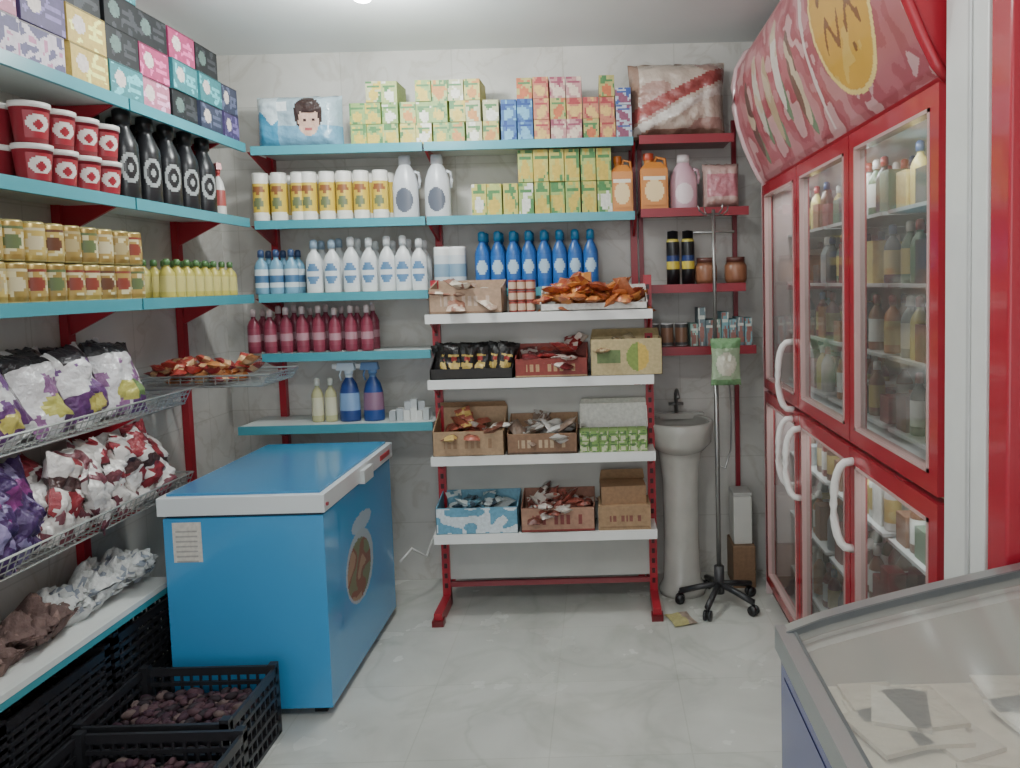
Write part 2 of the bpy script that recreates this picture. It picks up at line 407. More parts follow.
for u in (707,737):
    x=UX(u); J=(140,88,60); b.lathe(x,3.94,1.626,[(.001,0,J),(.05,0,J),(.058,.02,J),(.058,.09,(150,96,66)),(.046,.11,J),(.048,.11,(86,48,42)),(.048,.135,(96,52,44)),(.001,.135,(100,50,40))],18)
b.finish("spice_jars")
b=B(YO)
for y in (3.91,4.02):
    for k in range(8): bottle(b,UX(251)+k*.084,y,1.326,.235+R.uniform(-.01,.01),.033,(140,48,70),(206,186,184),(150,60,80),.8,band=(182,130,140))
b.finish("pink_soap_bottles")
b=B(YO)
for i in range(8):
    c1=R.choice([(110,160,168),(130,172,160),(180,186,180),(100,120,126),(80,136,160)])
    pack(b,.48+i*.04,3.95,1.306,.037,.14,R.uniform(.1,.2),c1,deco(c1,(196,200,190),(150,96,86),i))
for i in range(3): can(b,.27+i*.075,3.95,1.306,.12,.033,(80,80,80),(140,100,76))
b.finish("packaged_groceries")
b=B(YO)
for x in (-1.50,-1.43): bottle(b,x,3.93,.956,.23,.032,(186,182,130),(220,220,206),(206,202,170),.8)
b.finish("liquid_soap_bottles")
def spray(b,x,y,z,body,head,label,s=1,rz=0):
    old=b.M; b.M=b.M@TR(x,y,z,0,0,rz)@Matrix.Scale(s,4)
    b.lathe(0,0,0,[(.001,0,body),(.045,0,body),(.048,.01,body),(.048,.05,body),(.045,.13,label),(.035,.17,body),(.016,.2,body),(.016,.215,head),(.02,.215,head),(.02,.235,head),(.001,.236,head)],16,1,.65)
    b.box((-.012,0,.25),(.085,.026,.034),head,"plastic",taper=.85); b.box((-.062,0,.252),(.02,.02,.02),WHITE,"plastic")
    b.tube([(-.035,0,.236),(-.042,0,.21),(-.034,0,.185)],.005,head,"plastic",6)
    b.M=old
b=B(YO)
spray(b,-1.33,3.93,.956,(36,66,136),(206,220,230),(120,156,200),1.15); spray(b,-1.205,3.93,.956,(36,72,146),(90,130,180),(140,100,126),1.15)
b.finish("spray_bottles")
b=B(YO)
for i in range(11):
    b.box((-1.10+i%6*.036,3.9+(i//6)*.03,.956+.025+ (.045 if i>7 else 0)),(.032,.03,.05+.025*(i%2)),R.choice([(214,214,210),(190,194,194),(170,176,180)]),"plastic",rz=R.uniform(-.3,.3))
b.finish("soap_bars")

# ---- left wall products
PX=math.pi/2
b=B()
FL=(214,200,214); BK=(34,36,40); YE=(212,180,84); TL=(60,140,148); MG=(190,66,116); PK=(206,120,150); NV=(60,66,92); PU=(84,70,120)
cols=[(2.08,[FL,PK,FL,PK]),(2.30,[FL,PK,MG,FL]),(2.51,[FL,PU,FL,BK]),(2.72,[YE,YE,BK,BK]),(2.93,[TL,BK,BK,TL]),(3.14,[PK,MG,BK]),(3.35,[BK,TL,MG]),(3.56,[NV,TL,BK]),(3.745,[PU,NV])]
def tis(base,seed):
    dark=sum(base)<200
    def fn(a,v):
        k=noise.noise(Vector((a*6+seed,v*4,seed)))
        if a<.02 or v>.97: return tuple(int(q*.6) for q in base)
        if base==FL: return (84,76,126) if k>.12 else ((200,120,160) if k<-.3 else FL)
        if el(a,v,.3,.55,.16,.25): return (100,126,120) if dark else (226,212,206)
        if .55<a<.9 and (.3<v<.4 or .55<v<.68): return tuple(min(255,int(x*1.3+26)) for x in base)
        if k>.3: return tuple(min(255,int(x*1.4+20)) for x in base)
        return base
    return fn
for y,cs_ in cols:
    wd=.2 if y<3.7 else .15
    for i,cc in enumerate(cs_):
        pack(b,-1.88+R.uniform(-.008,.008),y+R.uniform(-.004,.004),2.381+i*.128,wd,.22,.127,cc,tis(cc,R.random()*20),'x',rz=R.uniform(-.02,.02),n=24)
b.finish("tissue_box_stack")
b=B()
for y in (2.49,2.61,2.73,2.845):
    for r_ in range(2):
        for xx in (-1.82,-1.94):
            W2=(222,216,210); z0=2.011+r_*.132
            b.lathe(xx,y,z0,[(.001,0,RED),(.044,0,RED),(.055,.108,(166,38,52)),(.058,.108,W2),(.058,.126,W2),(.001,.128,(206,206,200))],24)
            if xx>-1.9: b.pic((0,0,0),(1,0,0),(0,1,0),16,16,lambda a,v:(216,206,200) if (el(a,v,.5,.55,.42,.33) and not el(a,v,.5,.5,.16,.16)) else (166,38,52),"plastic",surf=lambda a,v,xx=xx,y=y,z0=z0:Vector((xx+(.0462+.0085*v)*math.cos((a-.5)*1.6-.5),y+(.0462+.0085*v)*math.sin((a-.5)*1.6-.5),z0+.012+v*.085)))
b.finish("yogurt_tub_stack")
b=B()
for xx in (-1.83,-1.95):
    for k in range(5):
        y=2.985+k*.148
        bottle(b,xx,y,2.011,.355,.052,(34,34,38),(26,26,28),(40,42,46),1,neck=.5,seg=20)
        if xx>-1.9: canlabel(b,xx,y,2.07,.0528,.13,-.6,lambda a,v:(160,166,166) if (el(a,v,.5,.5,.45,.45) and not el(a,v,.5,.5,.3,.3)) or el(a,v,.5,.5,.16,.1) else (36,36,40),16,1.5)
b.finish("syrup_bottles")
b=B(); spray(b,-1.82,3.69,2.011,(215,215,210),(200,80,80),(176,80,76),.95,-.8); spray(b,-1.9,3.79,2.011,(215,215,210),(70,70,70),(100,100,100),.95,-.8); b.finish("spray_bottles")
b=B()
cl=[(200,170,84),(184,150,74),(164,134,66)]
for xx in (-1.81,-1.90):
    for k in range(12):
        for r_ in range(2):
            y=2.0+k*.0865+R.uniform(-.004,.004); bc=R.choice(cl); l1=R.choice([(150,66,52),(206,192,150),(100,116,72),(180,160,110),(110,66,46)]); sd=R.random()*9
            can(b,xx,y,1.631+r_*.13,.126,.041,bc,bc,(206,188,120),mat="tin")
            if xx>-1.85: canlabel(b,xx,y,1.631+r_*.13+.02,.0416,.086,-.6,lambda a,v,l1=l1,bc=bc,sd=sd:l1 if (el(a,v,.5,.45,.3,.3) or (v>.85)) else ((216,204,154) if noise.noise(Vector((a*4+sd,v*4,sd)))>.2 else bc),10,2.2,"plastic")
b.finish("canned_food_stack")
b=B()
for xx in (-1.82,-1.92):
    for k in range(8): bottle(b,xx,3.21+k*.078,1.631,.165,.031,(194,180,76),(84,126,72),(206,194,110),.9)
b.finish("lemon_juice_bottles")
def crisp(kind,seed):
    def fn(a,v):
        k=noise.noise(Vector((a*3+seed,v*3,seed)))
        if kind==0:
            if v>.8: return (226,226,226) if abs(a-.5)>.3 else (60,56,60)
            if v>.42: return (228,226,228) if k<.15 else (130,90,150)
            if el(a,v,.5,.25,.25,.1): return (204,190,90)
            return (106,60,120) if v>.1 else (226,226,222)
        if kind==1:
            if v>.82: return (50,48,52)
            if el(a,v,.5,.3,.28,.14): return (196,190,90) if a<.6 else (110,140,80)
            if v<.35 and a>.5: return (120,70,130)
            return (226,224,226) if k>-.15 else (150,100,150)
        if kind==2:
            if el(a,v,.5,.6,.3,.14): return (150,60,140)
            return (78,50,108) if k<.2 else (150,136,186)
        if kind==3:
            if v>.74: return (170,56,68)
            if k>.22: return (120,50,60)
            return (228,222,218)
        if kind==4:
            if abs(v-.5)<.1: return (80,54,54)
            return (160,50,60) if k<-.12 else (226,220,215)
        return (230,226,222) if k<.24 else (130,70,80)
    return fn
b=B(); i=0
for xx,y0 in ((-1.92,2.02),(-1.83,1.95)):
    for k in range(7):
        y=y0+k*.19
        if y>3.08: continue
        b.bag(TR(xx,y,1.192,R.uniform(-.38,-.2),R.uniform(-.35,.1),PX+R.uniform(-.15,.15)),.225,.29,.1,crisp([0,1,0,0,1][i%5],R.random()*30),22,26,"foil",.022,i); i+=1
b.finish("crisp_bags")
b=B(); i=0
for lay in range(2):
  for xx,y0 in ((-1.87,1.95),(-1.80,1.9)):
    for k in range(10):
        y=y0+k*.13+lay*.06
        if y>3.12: continue
        kd=2 if y<2.42 else R.choice([3,4,5,5])
        b.bag(TR(xx,y,.84+lay*.07,R.uniform(-.45,-.1),R.uniform(-.6,.6),PX+R.uniform(-.5,.5)),.17,.22,.09,crisp(kd,R.random()*30),18,20,"foil",.03,i+40); i+=1
b.finish("snack_bags")
b=B()
for i in range(46):
    cc=R.choice([(176,60,50),(206,116,56),(150,44,44),(186,76,60),(190,60,50),(206,130,70)])
    b.bag(TR(R.uniform(-1.93,-1.60),R.uniform(3.30,3.5),1.255+R.uniform(0,.07),R.uniform(.8,2),R.uniform(-.5,.5),R.uniform(0,6)),.065,.085,.03,lambda a,v,cc=cc:cc if abs(v-.5)>.15 else (216,170,120),6,6,"foil",.008,i)
b.finish("biscuit_packets")
b=B()
for i in range(22):
    y=1.95+i*.047; br_=y<2.46; cc=(120,94,88) if br_ else (214,216,214)
    c2=(148,118,108) if br_ else (150,158,170)
    b.bag(TR(-2.0+R.uniform(0,.05),y,.545+R.uniform(.01,.06),PX-.05+R.uniform(-.12,.12),R.uniform(-.15,.15),PX+R.uniform(-.45,.45)),.15,.17,.07,lambda a,v,cc=cc,c2=c2,i=i:c2 if noise.noise(Vector((a*5+i,v*5,i)))>.22 else cc,18,18,"cloth",.045,i+9)
b.finish("folded_plastic_sacks")

# ------------------------------------------------------------------ crates
def crate(name,x0,x1,y0,y1,z0,h,fill=None,n=0):
    b=B(); C=(46,46,50); t=.012
    def bar(a,bb_): b.bb(min(a[0],bb_[0]),max(a[0],bb_[0]),min(a[1],bb_[1]),max(a[1],bb_[1]),min(a[2],bb_[2]),max(a[2],bb_[2]),C,"plastic")
    z1=z0+h
    for q in (0,.2,.4,.6,.8,1):
        z=z0+(h-.02)*q; hh=.03 if q==1 else .014
        zz=z-(.01 if q==1 else 0)
        bar((x0,y0,zz),(x1,y0+t,zz+hh)); bar((x0,y1-t,zz),(x1,y1,zz+hh)); bar((x0,y0,zz),(x0+t,y1,zz+hh)); bar((x1-t,y0,zz),(x1,y1,zz+hh))
    k=14
    for i in range(k+1):
        x=x0+(x1-x0-t)*i/k; bar((x,y0+.002,z0),(x+.008,y0+t-.002,z1-.02)); bar((x,y1-t+.002,z0),(x+.008,y1-.002,z1-.02)); bar((x,y0,z0),(x+.01,y1,z0+.008))
    k=10
    for i in range(k+1):
        y=y0+(y1-y0-t)*i/k; bar((x0+.002,y,z0),(x0+t-.002,y+.008,z1-.02)); bar((x1-t+.002,y,z0),(x1-.002,y+.008,z1-.02)); bar((x0,y,z0),(x1,y+.01,z0+.008))
    for x in (x0,x1-.03):
        for y in (y0,y1-.03): bar((x,y,z0),(x+.03,y+.03,z1+.012))
    if fill:
        b.bb(x0+.015,x1-.015,y0+.015,y1-.015,z0+.01,z0+fill-.03,(40,26,30),"matte")
        for i in range(n):
            cc=R.choice([(74,40,52),(54,30,40),(84,52,60),(42,26,34),(104,82,78),(62,30,46)])
            b.ball((R.uniform(x0+.035,x1-.035),R.uniform(y0+.035,y1-.035),z0+fill+R.uniform(-.03,.02)),R.uniform(.011,.018),cc,"matte",(1.6,1,.8),7,5)
    return b.finish(name)
crate("produce_crate",-1.74,-1.235,2.36,2.745,0.0,.26,.17,620)
crate("produce_crate",-1.70,-1.16,1.94,2.33,0.0,.26,.17,620)
crate("produce_crate",-2.04,-1.76,2.1,2.6,0.0,.22)
crate("produce_crate",-2.04,-1.76,2.1,2.6,0.235,.18)
crate("produce_crate",-2.04,-1.76,2.62,3.1,0.0,.22)
crate("produce_crate",-2.04,-1.76,2.62,3.1,0.235,.20)
crate("produce_crate",-2.04,-1.76,1.55,2.08,0.0,.30)

# ------------------------------------------------------------------ chest freezer
b=B(); x0,x1,y0,y1=-1.685,-1.075,2.835,3.75
b.bb(x0,x1,y0,y1,.035,.795,BLUE,"enamel")
b.bb(x0-.012,x1+.012,y0-.015,y1+.01,.808,.878,(222,228,230),"enamel")
b.bb(x0+.012,x1-.012,y0+.012,y1-.015,.87,.888,(52,136,190),"enamel")
b.bb(x0+.01,x1-.01,y0+.01,y1-.01,.79,.812,(40,60,80),"plastic")
b.bb(x1-.05,x1+.02,y0+.0,y0+.015,.83,.842,(150,50,60),"plastic")
b.bb(x1-.0,x1+.03,y0+.42,y0+.55,.80,.86,(200,205,205),"plastic")
b.bb(x1+.012,x1+.016,y1-.2,y1-.05,.83,.855,(190,50,60),"plastic")
for x in (x0+.06,x1-.06):
    for y in (y0+.06,y1-.06): b.bb(x-.025,x+.025,y-.025,y+.025,0,.04,(30,30,32),"plastic")
fz=b.finish("chest_freezer",.010)
def child(bld,name,par):
    o=bld.finish(name); o.parent=par; o.matrix_parent_inverse=Matrix.Translation(-par.location); return o
b=B()
b.pic((x0+.035,y0-.0015,.625),(.11,0,0),(0,0,.155),20,24,lambda a,v:(220,214,202) if not(.1<a<.85 and int(v*24)%3==0 and v<.85) else (176,172,164),"card")
child(b,"spec_label",fz)
b=B()
def side(a,v):
    k=noise.noise(Vector((a*6,v*6,3)))
    if el(a,v,.40,.36,.28,.26): return (170,144,116) if k>.15 else ((140,96,80) if k>-.12 else (120,134,100))
    if el(a,v,.42,.38,.33,.31): return (170,192,204)
    if el(a,v,.5,.74,.24,.08) and k>-.2: return (170,196,214)
    return BLUE
b.pic((x1+.0015,y0+.16,.26),(0,.56,0),(0,0,.50),90,80,side,"enamel")
child(b,"side_sticker",fz)
b=B(); b.tube([(-1.06,3.80,.25),(-1.01,3.85,.3),(-.96,3.95,.22),(-.93,4.08,.32),(-.92,4.17,.5)],.006,(225,225,220),"plastic",8); b.finish("power_cable")

# ------------------------------------------------------------------ gondola
W=1.067; G=Matrix.Translation((-.83,3.635,0))
b=B(G)
GZ=[1.513,1.197,.823,.437]
for x in (0,W):
    b.bb(x-.02,x+.02,.18,.22,0,1.68,RED); b.bb(x-.02,x+.02,-.04,.22,.0,.06,RED); b.bb(x-.028,x+.028,-.055,.0,0,.03,(120,20,28))
    for z in GZ: 
        b.add([(x-.006,.18,z-.02),(x-.006,.01,z-.02),(x-.006,.18,z-.1),(x+.006,.18,z-.02),(x+.006,.01,z-.02),(x+.006,.18,z-.1)],[(0,1,2),(5,4,3),(0,3,4,1),(1,4,5,2),(2,5,3,0)],RED,"paint")
    for k in range(30): b.bb(x-.008,x+.008,.177,.181,.1+k*.052,.125+k*.052,(70,10,16))
for z in GZ:
    b.bb(-.01,W+.01,-.0,.2,z-.022,z,(214,216,212),"paint"); b.bb(-.01,W+.01,-.012,.006,z-.042,z+.003,(236,237,234),"paint")
for z,hh in zip(GZ,(.06,.27,.30,.30)):
    b.bb(.02,W-.02,.198,.206,z,z+hh,(186,186,178),"paint")
b.bb(.02,W-.02,.19,.21,.10,.125,(150,60,66))
b.bb(.02,W-.02,.195,.205,.14,.36,(188,188,182))
b.finish("gondola_shelf_rack")
def tray(b,x0,x1,y0,y1,z,hf,hb,col,fn=None,flap=None):
    t=.005
    b.bb(x0,x1,y0,y1,z,z+t,col,"card"); b.bb(x0,x1,y0,y0+t,z,z+hf,col,"card"); b.bb(x0,x1,y1-t,y1,z,z+hb,col,"card")
    for xx in (x0,x1-t):
        b.add([(xx,y0,z),(xx+t,y0,z),(xx+t,y1,z),(xx,y1,z),(xx,y0,z+hf),(xx+t,y0,z+hf),(xx+t,y1,z+hb),(xx,y1,z+hb)],[(0,3,2,1),(4,5,6,7),(0,1,5,4),(1,2,6,5),(2,3,7,6),(3,0,4,7)],col,"card")
    if fn: b.pic((x0+.003,y0-.0015,z+.003),(x1-x0-.006,0,0),(0,0,hf-.006),60,24,fn,"card")
    if flap:
        b.add([(x0,y1,z+hb),(x1,y1,z+hb),(x1-.01,y1-.03,z+hb+flap),(x0+.01,y1-.03,z+hb+flap)],[(0,1,2,3)],col,"card")
def fill(b,x0,x1,y0,y1,z0,z1,n,cols,size=.07,flat=.025,mat="foil",stand=False):
    for i in range(n):
        cc=R.choice(cols); c2=R.choice(cols); sd=R.random()*9
        rx=R.uniform(-.4,.2) if stand else R.uniform(.7,2.2)
        b.bag(TR(R.uniform(x0+size/2,x1-size/2),R.uniform(y0+.02,y1-.03),R.uniform(z0,z1),rx,R.uniform(-.6,.6),R.uniform(-.6,.6) if stand else R.uniform(0,6)),size,size*1.25,flat,
          lambda a,v,cc=cc,c2=c2,sd=sd:c2 if (.35<v<.65 or noise.noise(Vector((a*4+sd,v*4,sd)))>.3) else cc,8,9,mat,.008,i)
def stripes(c1,c2,c3):
    def fn(a,v):
        if .3<v<.7 and .15<a<.85: return c2 if int(a*60)%5>1 and int(a*12)%4 else c1
        if v<.1: return c3
        return c1
    return fn
def gobj(name,fnb,z):
    b=B(G@Matrix.Translation((0,0,z))); fnb(b); return b.finish(name)
def top1(b):
    tray(b,.01,.36,0.0,.19,.003,.12,.16,(176,144,116),stripes((180,146,118),(200,174,154),(150,116,90))); fill(b,.02,.35,.01,.16,.07,.12,16,[(190,160,140),(210,196,176),(150,100,80)],.09)
gobj("snack_carton",top1,GZ[0])
def top2(b):
    for r_ in range(3):
        for k in range(3):
            for yy in (.06,.12): can(b,.405+k*.043,yy,.003+r_*.052,.05,.021,(160,64,56),(206,176,150),(150,70,60))
gobj("canned_drink_stack",top2,GZ[0])
def top3(b):
    tray(b,.54,1.055,0.0,.18,.003,.035,.12,(222,220,212)); fill(b,.55,1.05,.0,.17,.015,.09,60,[(196,106,50),(214,134,64),(160,66,44),(200,116,76)],.08,.03)
    fill(b,.60,1.0,.03,.15,.07,.13,30,[(196,106,46),(214,134,60),(176,80,50)],.08,.03)
gobj("orange_snack_packets",top3,GZ[0])
def s21(b):
    tray(b,.0,.40,0.0,.19,.003,.05,.15,(40,36,34))
    def cf_(a,v,s): return (196,166,80) if (el(a,v,.5,.35,.3,.12) or (.62<v<.7 and .2<a<.8)) else ((170,50,46) if el(a,v,.5,.55,.16,.06) else (34,32,32))
    for i in range(18): b.bag(TR(.05+(i%6)*.06+R.uniform(-.01,.01),.03+(i//6)*.05,.01,R.uniform(-.25,0),R.uniform(-.25,.25),R.uniform(-.3,.3)),.105,.16,.04,lambda a,v:cf_(a,v,0),14,16,"foil",.01,i)
gobj("coffee_packets",s21,GZ[1])
def s22(b):
    tray(b,.41,.76,0.0,.19,.003,.09,.15,(150,60,50),stripes((150,54,46),(190,150,104),(180,146,104))); fill(b,.42,.75,.02,.17,.06,.12,26,[(160,46,46),(184,76,66),(210,196,186),(120,40,44)],.09)
gobj("wafer_carton",s22,GZ[1])
def s23(b):
    def fn(a,v):
        if el(a,v,.66,.5,.16,.40): return (134,160,70) if a<.66 else (216,180,76)
        if .35<v<.7 and .08<a<.42: return (110,134,76)
        return (196,176,124)
    tray(b,.775,1.12,0.0,.19,.003,.175,.175,(200,180,130),fn,.04)
    fill(b,.79,1.1,.03,.15,.1,.14,8,[(200,180,140),(160,126,90)],.08)
gobj("juice_carton",s23,GZ[1])
def s31(b):
    tray(b,.0,.345,0.0,.19,.003,.12,.21,(176,142,106),stripes((176,142,106),(156,118,84),(176,142,106)),.03); fill(b,.02,.34,.02,.16,.09,.15,20,[(206,170,90),(220,216,206),(120,70,54),(176,90,70)],.08)
gobj("snack_carton",s31,GZ[2])
def s32(b):
    tray(b,.36,.70,0.0,.19,.003,.10,.17,(160,122,88),stripes((140,102,74),(190,164,130),(96,70,50))); fill(b,.37,.69,.02,.16,.07,.12,28,[(206,204,200),(190,186,180),(140,116,100)],.08)
gobj("wafer_carton",s32,GZ[2])
def s33(b):
    for k in range(7): 
        for r_ in range(2): pack(b,.735+k*.047,.06,.003+r_*.052,.045,.1,.051,(134,170,84),deco((124,166,80),(80,120,64),(196,200,160),k+r_*8),n=8)
    tray(b,.71,1.05,.115,.19,.003,.1,.21,(226,226,218),None,.03)
gobj("chewing_gum_boxes",s33,GZ[2])
def s41(b):
    def fn(a,v):
        k=noise.noise(Vector((a*6,v*3,1)))
        return (214,226,232) if k>-.05 else (100,165,195)
    tray(b,.0,.40,0.0,.19,.003,.13,.17,(110,165,190),fn); fill(b,.02,.38,.02,.17,.1,.14,20,[(90,140,160),(60,80,96),(190,200,200)],.08)
gobj("cake_carton",s41,GZ[3])
def s42(b):
    tray(b,.415,.775,0.0,.19,.003,.12,.17,(150,100,80),stripes((176,130,104),(140,60,56),(150,56,50))); fill(b,.42,.77,.02,.17,.08,.14,30,[(160,80,66),(200,190,180),(110,60,50)],.08)
gobj("wafer_carton",s42,GZ[3])
def s43(b):
    b.box((.92,.09,.063),(.255,.18,.12),(170,134,96),"card"); b.pic((.80,-.0015,.015),(.24,0,0),(0,0,.09),30,12,stripes((170,134,96),(140,80,66),(150,116,80)),"card")
    b.box((.915,.1,.168),(.22,.15,.09),(156,118,82),"card",rz=.06); b.add([(.80,.18,.21),(1.03,.18,.21),(1.02,.14,.27),(.81,.14,.27)],[(0,1,2,3)],(176,142,104),"card")
gobj("cardboard_cartons",s43,GZ[3])

# ------------------------------------------------------------------ display fridge
b=B(); FX=.83; FY0,FY1=1.865,3.88; n=3; dy=(FY1-FY0)/n
FR=(184,32,48)
b.bb(FX+.05,1.6,FY1-.03,FY1,.05,2.12,(215,190,190),"paint"); b.bb(FX+.05,1.6,FY0,FY0+.03,.05,2.12,(200,205,205),"paint")
b.bb(1.52,1.6,FY0,FY1,.05,2.8,(206,210,210),"paint"); b.bb(FX+.03,1.6,FY0,FY1,0.0,.10,(80,30,34),"paint"); b.bb(FX+.03,1.6,FY0,FY1,2.08,2.13,(225,225,225),"paint")
b.bb(FX+.05,1.52,FY0,FY1,1.07,1.11,(200,205,205),"paint")
b.bb(FX,FX+.06,FY1-.006,FY1+.014,.0,2.13,(222,196,196),"paint")
for i in range(n):
    a0,a1=FY0+i*dy+.004,FY0+(i+1)*dy-.004
    for z0,z1 in ((.07,1.07),(1.09,2.11)):
        w=.05
        for (p0,p1,q0,q1) in ((a0,a1,z0,z0+w),(a0,a1,z1-w,z1),(a0,a0+w,z0+w,z1-w),(a1-w,a1,z0+w,z1-w)):
            b.bb(FX,FX+.04,p0,p1,q0,q1,FR,"enamel")
        g=.010
        for (p0,p1,q0,q1) in ((a0+w,a1-w,z0+w,z0+w+g),(a0+w,a1-w,z1-w-g,z1-w),(a0+w,a0+w+g,z0+w,z1-w),(a1-w-g,a1-w,z0+w,z1-w)):
            b.bb(FX-.003,FX+.03,p0,p1,q0,q1,(200,160,156),"enamel")
        b.add([(FX+.015,a0+w,z0+w),(FX+.015,a0+w,z1-w),(FX+.015,a1-w,z1-w),(FX+.015,a1-w,z0+w)],[(0,1,2,3)],WHITE,"glass")
    for z in (.16,.45,.76,1.14,1.38,1.62,1.86):
        b.bb(FX+.12,1.50,a0+.02,a1-.02,z-.012,z,(205,208,208),"paint")
        skip=R.randrange(0,6)
        for qi,yy in enumerate([a0+.06+k*.075 for k in range(int((dy-.08)/.075)+1)]):
            kind=R.random(); cc=R.choice([(190,120,60),(120,76,54),(215,215,210),(90,120,90),(150,60,56),(210,190,110),(60,60,64),(160,170,175),(150,100,70)])
            if qi in (skip,): continue
            for xx in (FX+.17,FX+.27):
                if kind<.6: bottle(b,xx,yy,z,.2,.03,cc,R.choice([WHITE,(170,60,60),(60,80,130)]),R.choice([cc,WHITE,(200,176,100)]),seg=10)
                else: pack(b,xx,yy,z,.06,.08,R.uniform(.08,.17),cc,None)
def handle(y,z):
    pts=[(FX+.005,y,z+.15)]+[(FX-.06*math.sin(math.pi*k/12)**.6,y+.018*math.sin(math.pi*k/12),z+.15*math.cos(math.pi*k/12)) for k in range(1,12)]+[(FX+.005,y,z-.15)]
    b.tube(pts,.014,(236,232,228),"plastic",10)
handle(FY1-dy+.09,1.22)
handle(FY1-dy+.10,.88); handle(FY1-dy-.03,.86); handle(FY0+dy-.03,.88)
prof=[(.855,2.115),(.825,2.15),(.79,2.22),(.752,2.31),(.72,2.41),(.70,2.51),(.697,2.6),(.715,2.69),(.76,2.77),(.84,2.81)]
def pr(v):
    k=v*(len(prof)-1); i=min(int(k),len(prof)-2); t_=k-i
    return prof[i][0]*(1-t_)+prof[i+1][0]*t_,prof[i][1]*(1-t_)+prof[i+1][1]*t_
def cs(a,v):
    x,z=pr(v); return Vector((x,FY1-(FY1-FY0)*a,z))
def cf(a,v):
    L=a*2.015; Hh=v*.85
    k=noise.noise(Vector((L*6,Hh*6,2)))+.4*noise.noise(Vector((L*16,Hh*16,5)))
    if a>.985 or a<.008 or v<.05: return FR
    d=math.hypot((L-1.58),(Hh-.43)*.9)
    if d<.25:
        if d>.232: return (236,206,120)
        q=L-1.58
        for y_,am,ph,lo_,hi_ in ((.50,.035,0,-.16,.02),(.49,.03,2,.05,.16),(.36,.035,1,-.15,.0),(.37,.03,3,.03,.15)):
            if lo_<q<hi_ and abs(Hh-y_-am*math.sin(q*55+ph))<.017: return (140,84,44)
        if el(q,Hh,-.04,.57,.012,.014) or el(q,Hh,.1,.56,.012,.014) or el(q,Hh,.06,.28,.012,.014): return (140,84,44)
        return (218,160,50) if k<.4 else (224,178,80)
    if 1.22<L<1.25+.02*k and .1<Hh<.6: return (216,196,190)
    for (cx,cy,cc) in ((.28,.35,(110,76,70)),(.47,.42,(205,196,180)),(.66,.36,(186,162,124)),(.84,.45,(212,202,190)),(1.04,.34,(126,90,78))):
        if el(L,Hh,cx,cy,.05+.02*k,.17): return cc if k<.15 else (202,180,150)
        if el(L,Hh,cx+.02,cy-.12,.035,.1): return (110,140,106)
    return (200,130,134) if k>.25 else ((186,98,106) if k>-.05 else ((174,78,88) if k>-.3 else (206,154,154)))
b.pic((0,0,0),(1,0,0),(0,1,0),340,130,cf,"paint",surf=cs)
for y in (FY0,FY1):
    vs=[(x,y,z) for x,z in prof]+[(1.55,y,2.81),(1.55,y,2.115)]; b.add(vs,[tuple(range(len(vs)))],FR,"paint")
    pts=[(x-.004,y,z) for x,z in prof]; b.tube(pts,.014,FR if y==FY0 else (215,180,182),"enamel",8)
b.add([(.84,FY0,2.81),(1.55,FY0,2.81),(1.55,FY1,2.81),(.84,FY1,2.81)],[(0,1,2,3)],(200,200,200),"paint")
b.finish("display_fridge")
for i in range(n):   # dim fill lamps, added to brighten the fridge interior
    for z in (2.06,1.05):
        L=bpy.data.lights.new("fridge_fill_light",'AREA'); L.shape='RECTANGLE'; L.size=.5; L.size_y=.05; L.energy=1.6; L.color=(.95,1,1)
        p=bpy.data.objects.new("fridge_fill_light",L); bpy.context.collection.objects.link(p); p.location=(FX+.09,FY0+(i+.5)*dy,z); p.rotation_euler=(0,math.radians(-25),math.pi/2*0)
        p.rotation_euler=(0,math.radians(-25),0); L.size=.05; L.size_y=.5
b=B(); b.bb(.83,.99,1.635,1.832,0,ZC-.001,(226,226,222),"paint"); b.bb(.824,.83,1.70,1.715,0,ZC-.001,(196,196,194),"paint"); b.finish("pillar_white",.008)
b=B(); b.bb(.83,1.2,1.545,1.625,0,ZC-.001,(186,32,50),"enamel"); b.finish("pillar_red",.006)

# ------------------------------------------------------------------ ice cream freezer
b=B(); ix0,ix1,iy0,iy1=.352,1.10,.30,1.515
zf=.93; zb=1.10
def zt(x): return zf+(zb-zf)*((x-ix0)/(ix1-ix0))**.8
NB=10; xs=[ix0+(ix1-ix0)*i/NB for i in range(NB+1)]
navy=(54,64,140)
def prism(y0,y1,drop,hh,col,mat,x0=0,x1=NB):
    vs=[];fs=[]
    for i in range(x0,x1+1):
        z1=zt(xs[i])-drop
        vs+=[(xs[i],y0,z1-hh),(xs[i],y0,z1),(xs[i],y1,z1),(xs[i],y1,z1-hh)]
    k=x1-x0
    for i in range(k):
        o=i*4
        for j in range(4): fs.append((o+j,o+(j+1)%4,o+4+(j+1)%4,o+4+j))
    fs.append((3,2,1,0)); fs.append((k*4,k*4+1,k*4+2,k*4+3)); b.add(vs,fs,col,mat)
b.bb(ix0,ix0+.045,iy0,iy1,.06,zf-.04,navy,"enamel"); b.bb(ix1-.06,ix1,iy0,iy1,.06,zb-.05,(220,222,222),"enamel")
b.bb(ix0+.046,ix0+.049,iy0+.06,iy1-.045,.06,zf-.04,(210,208,202),"matte")
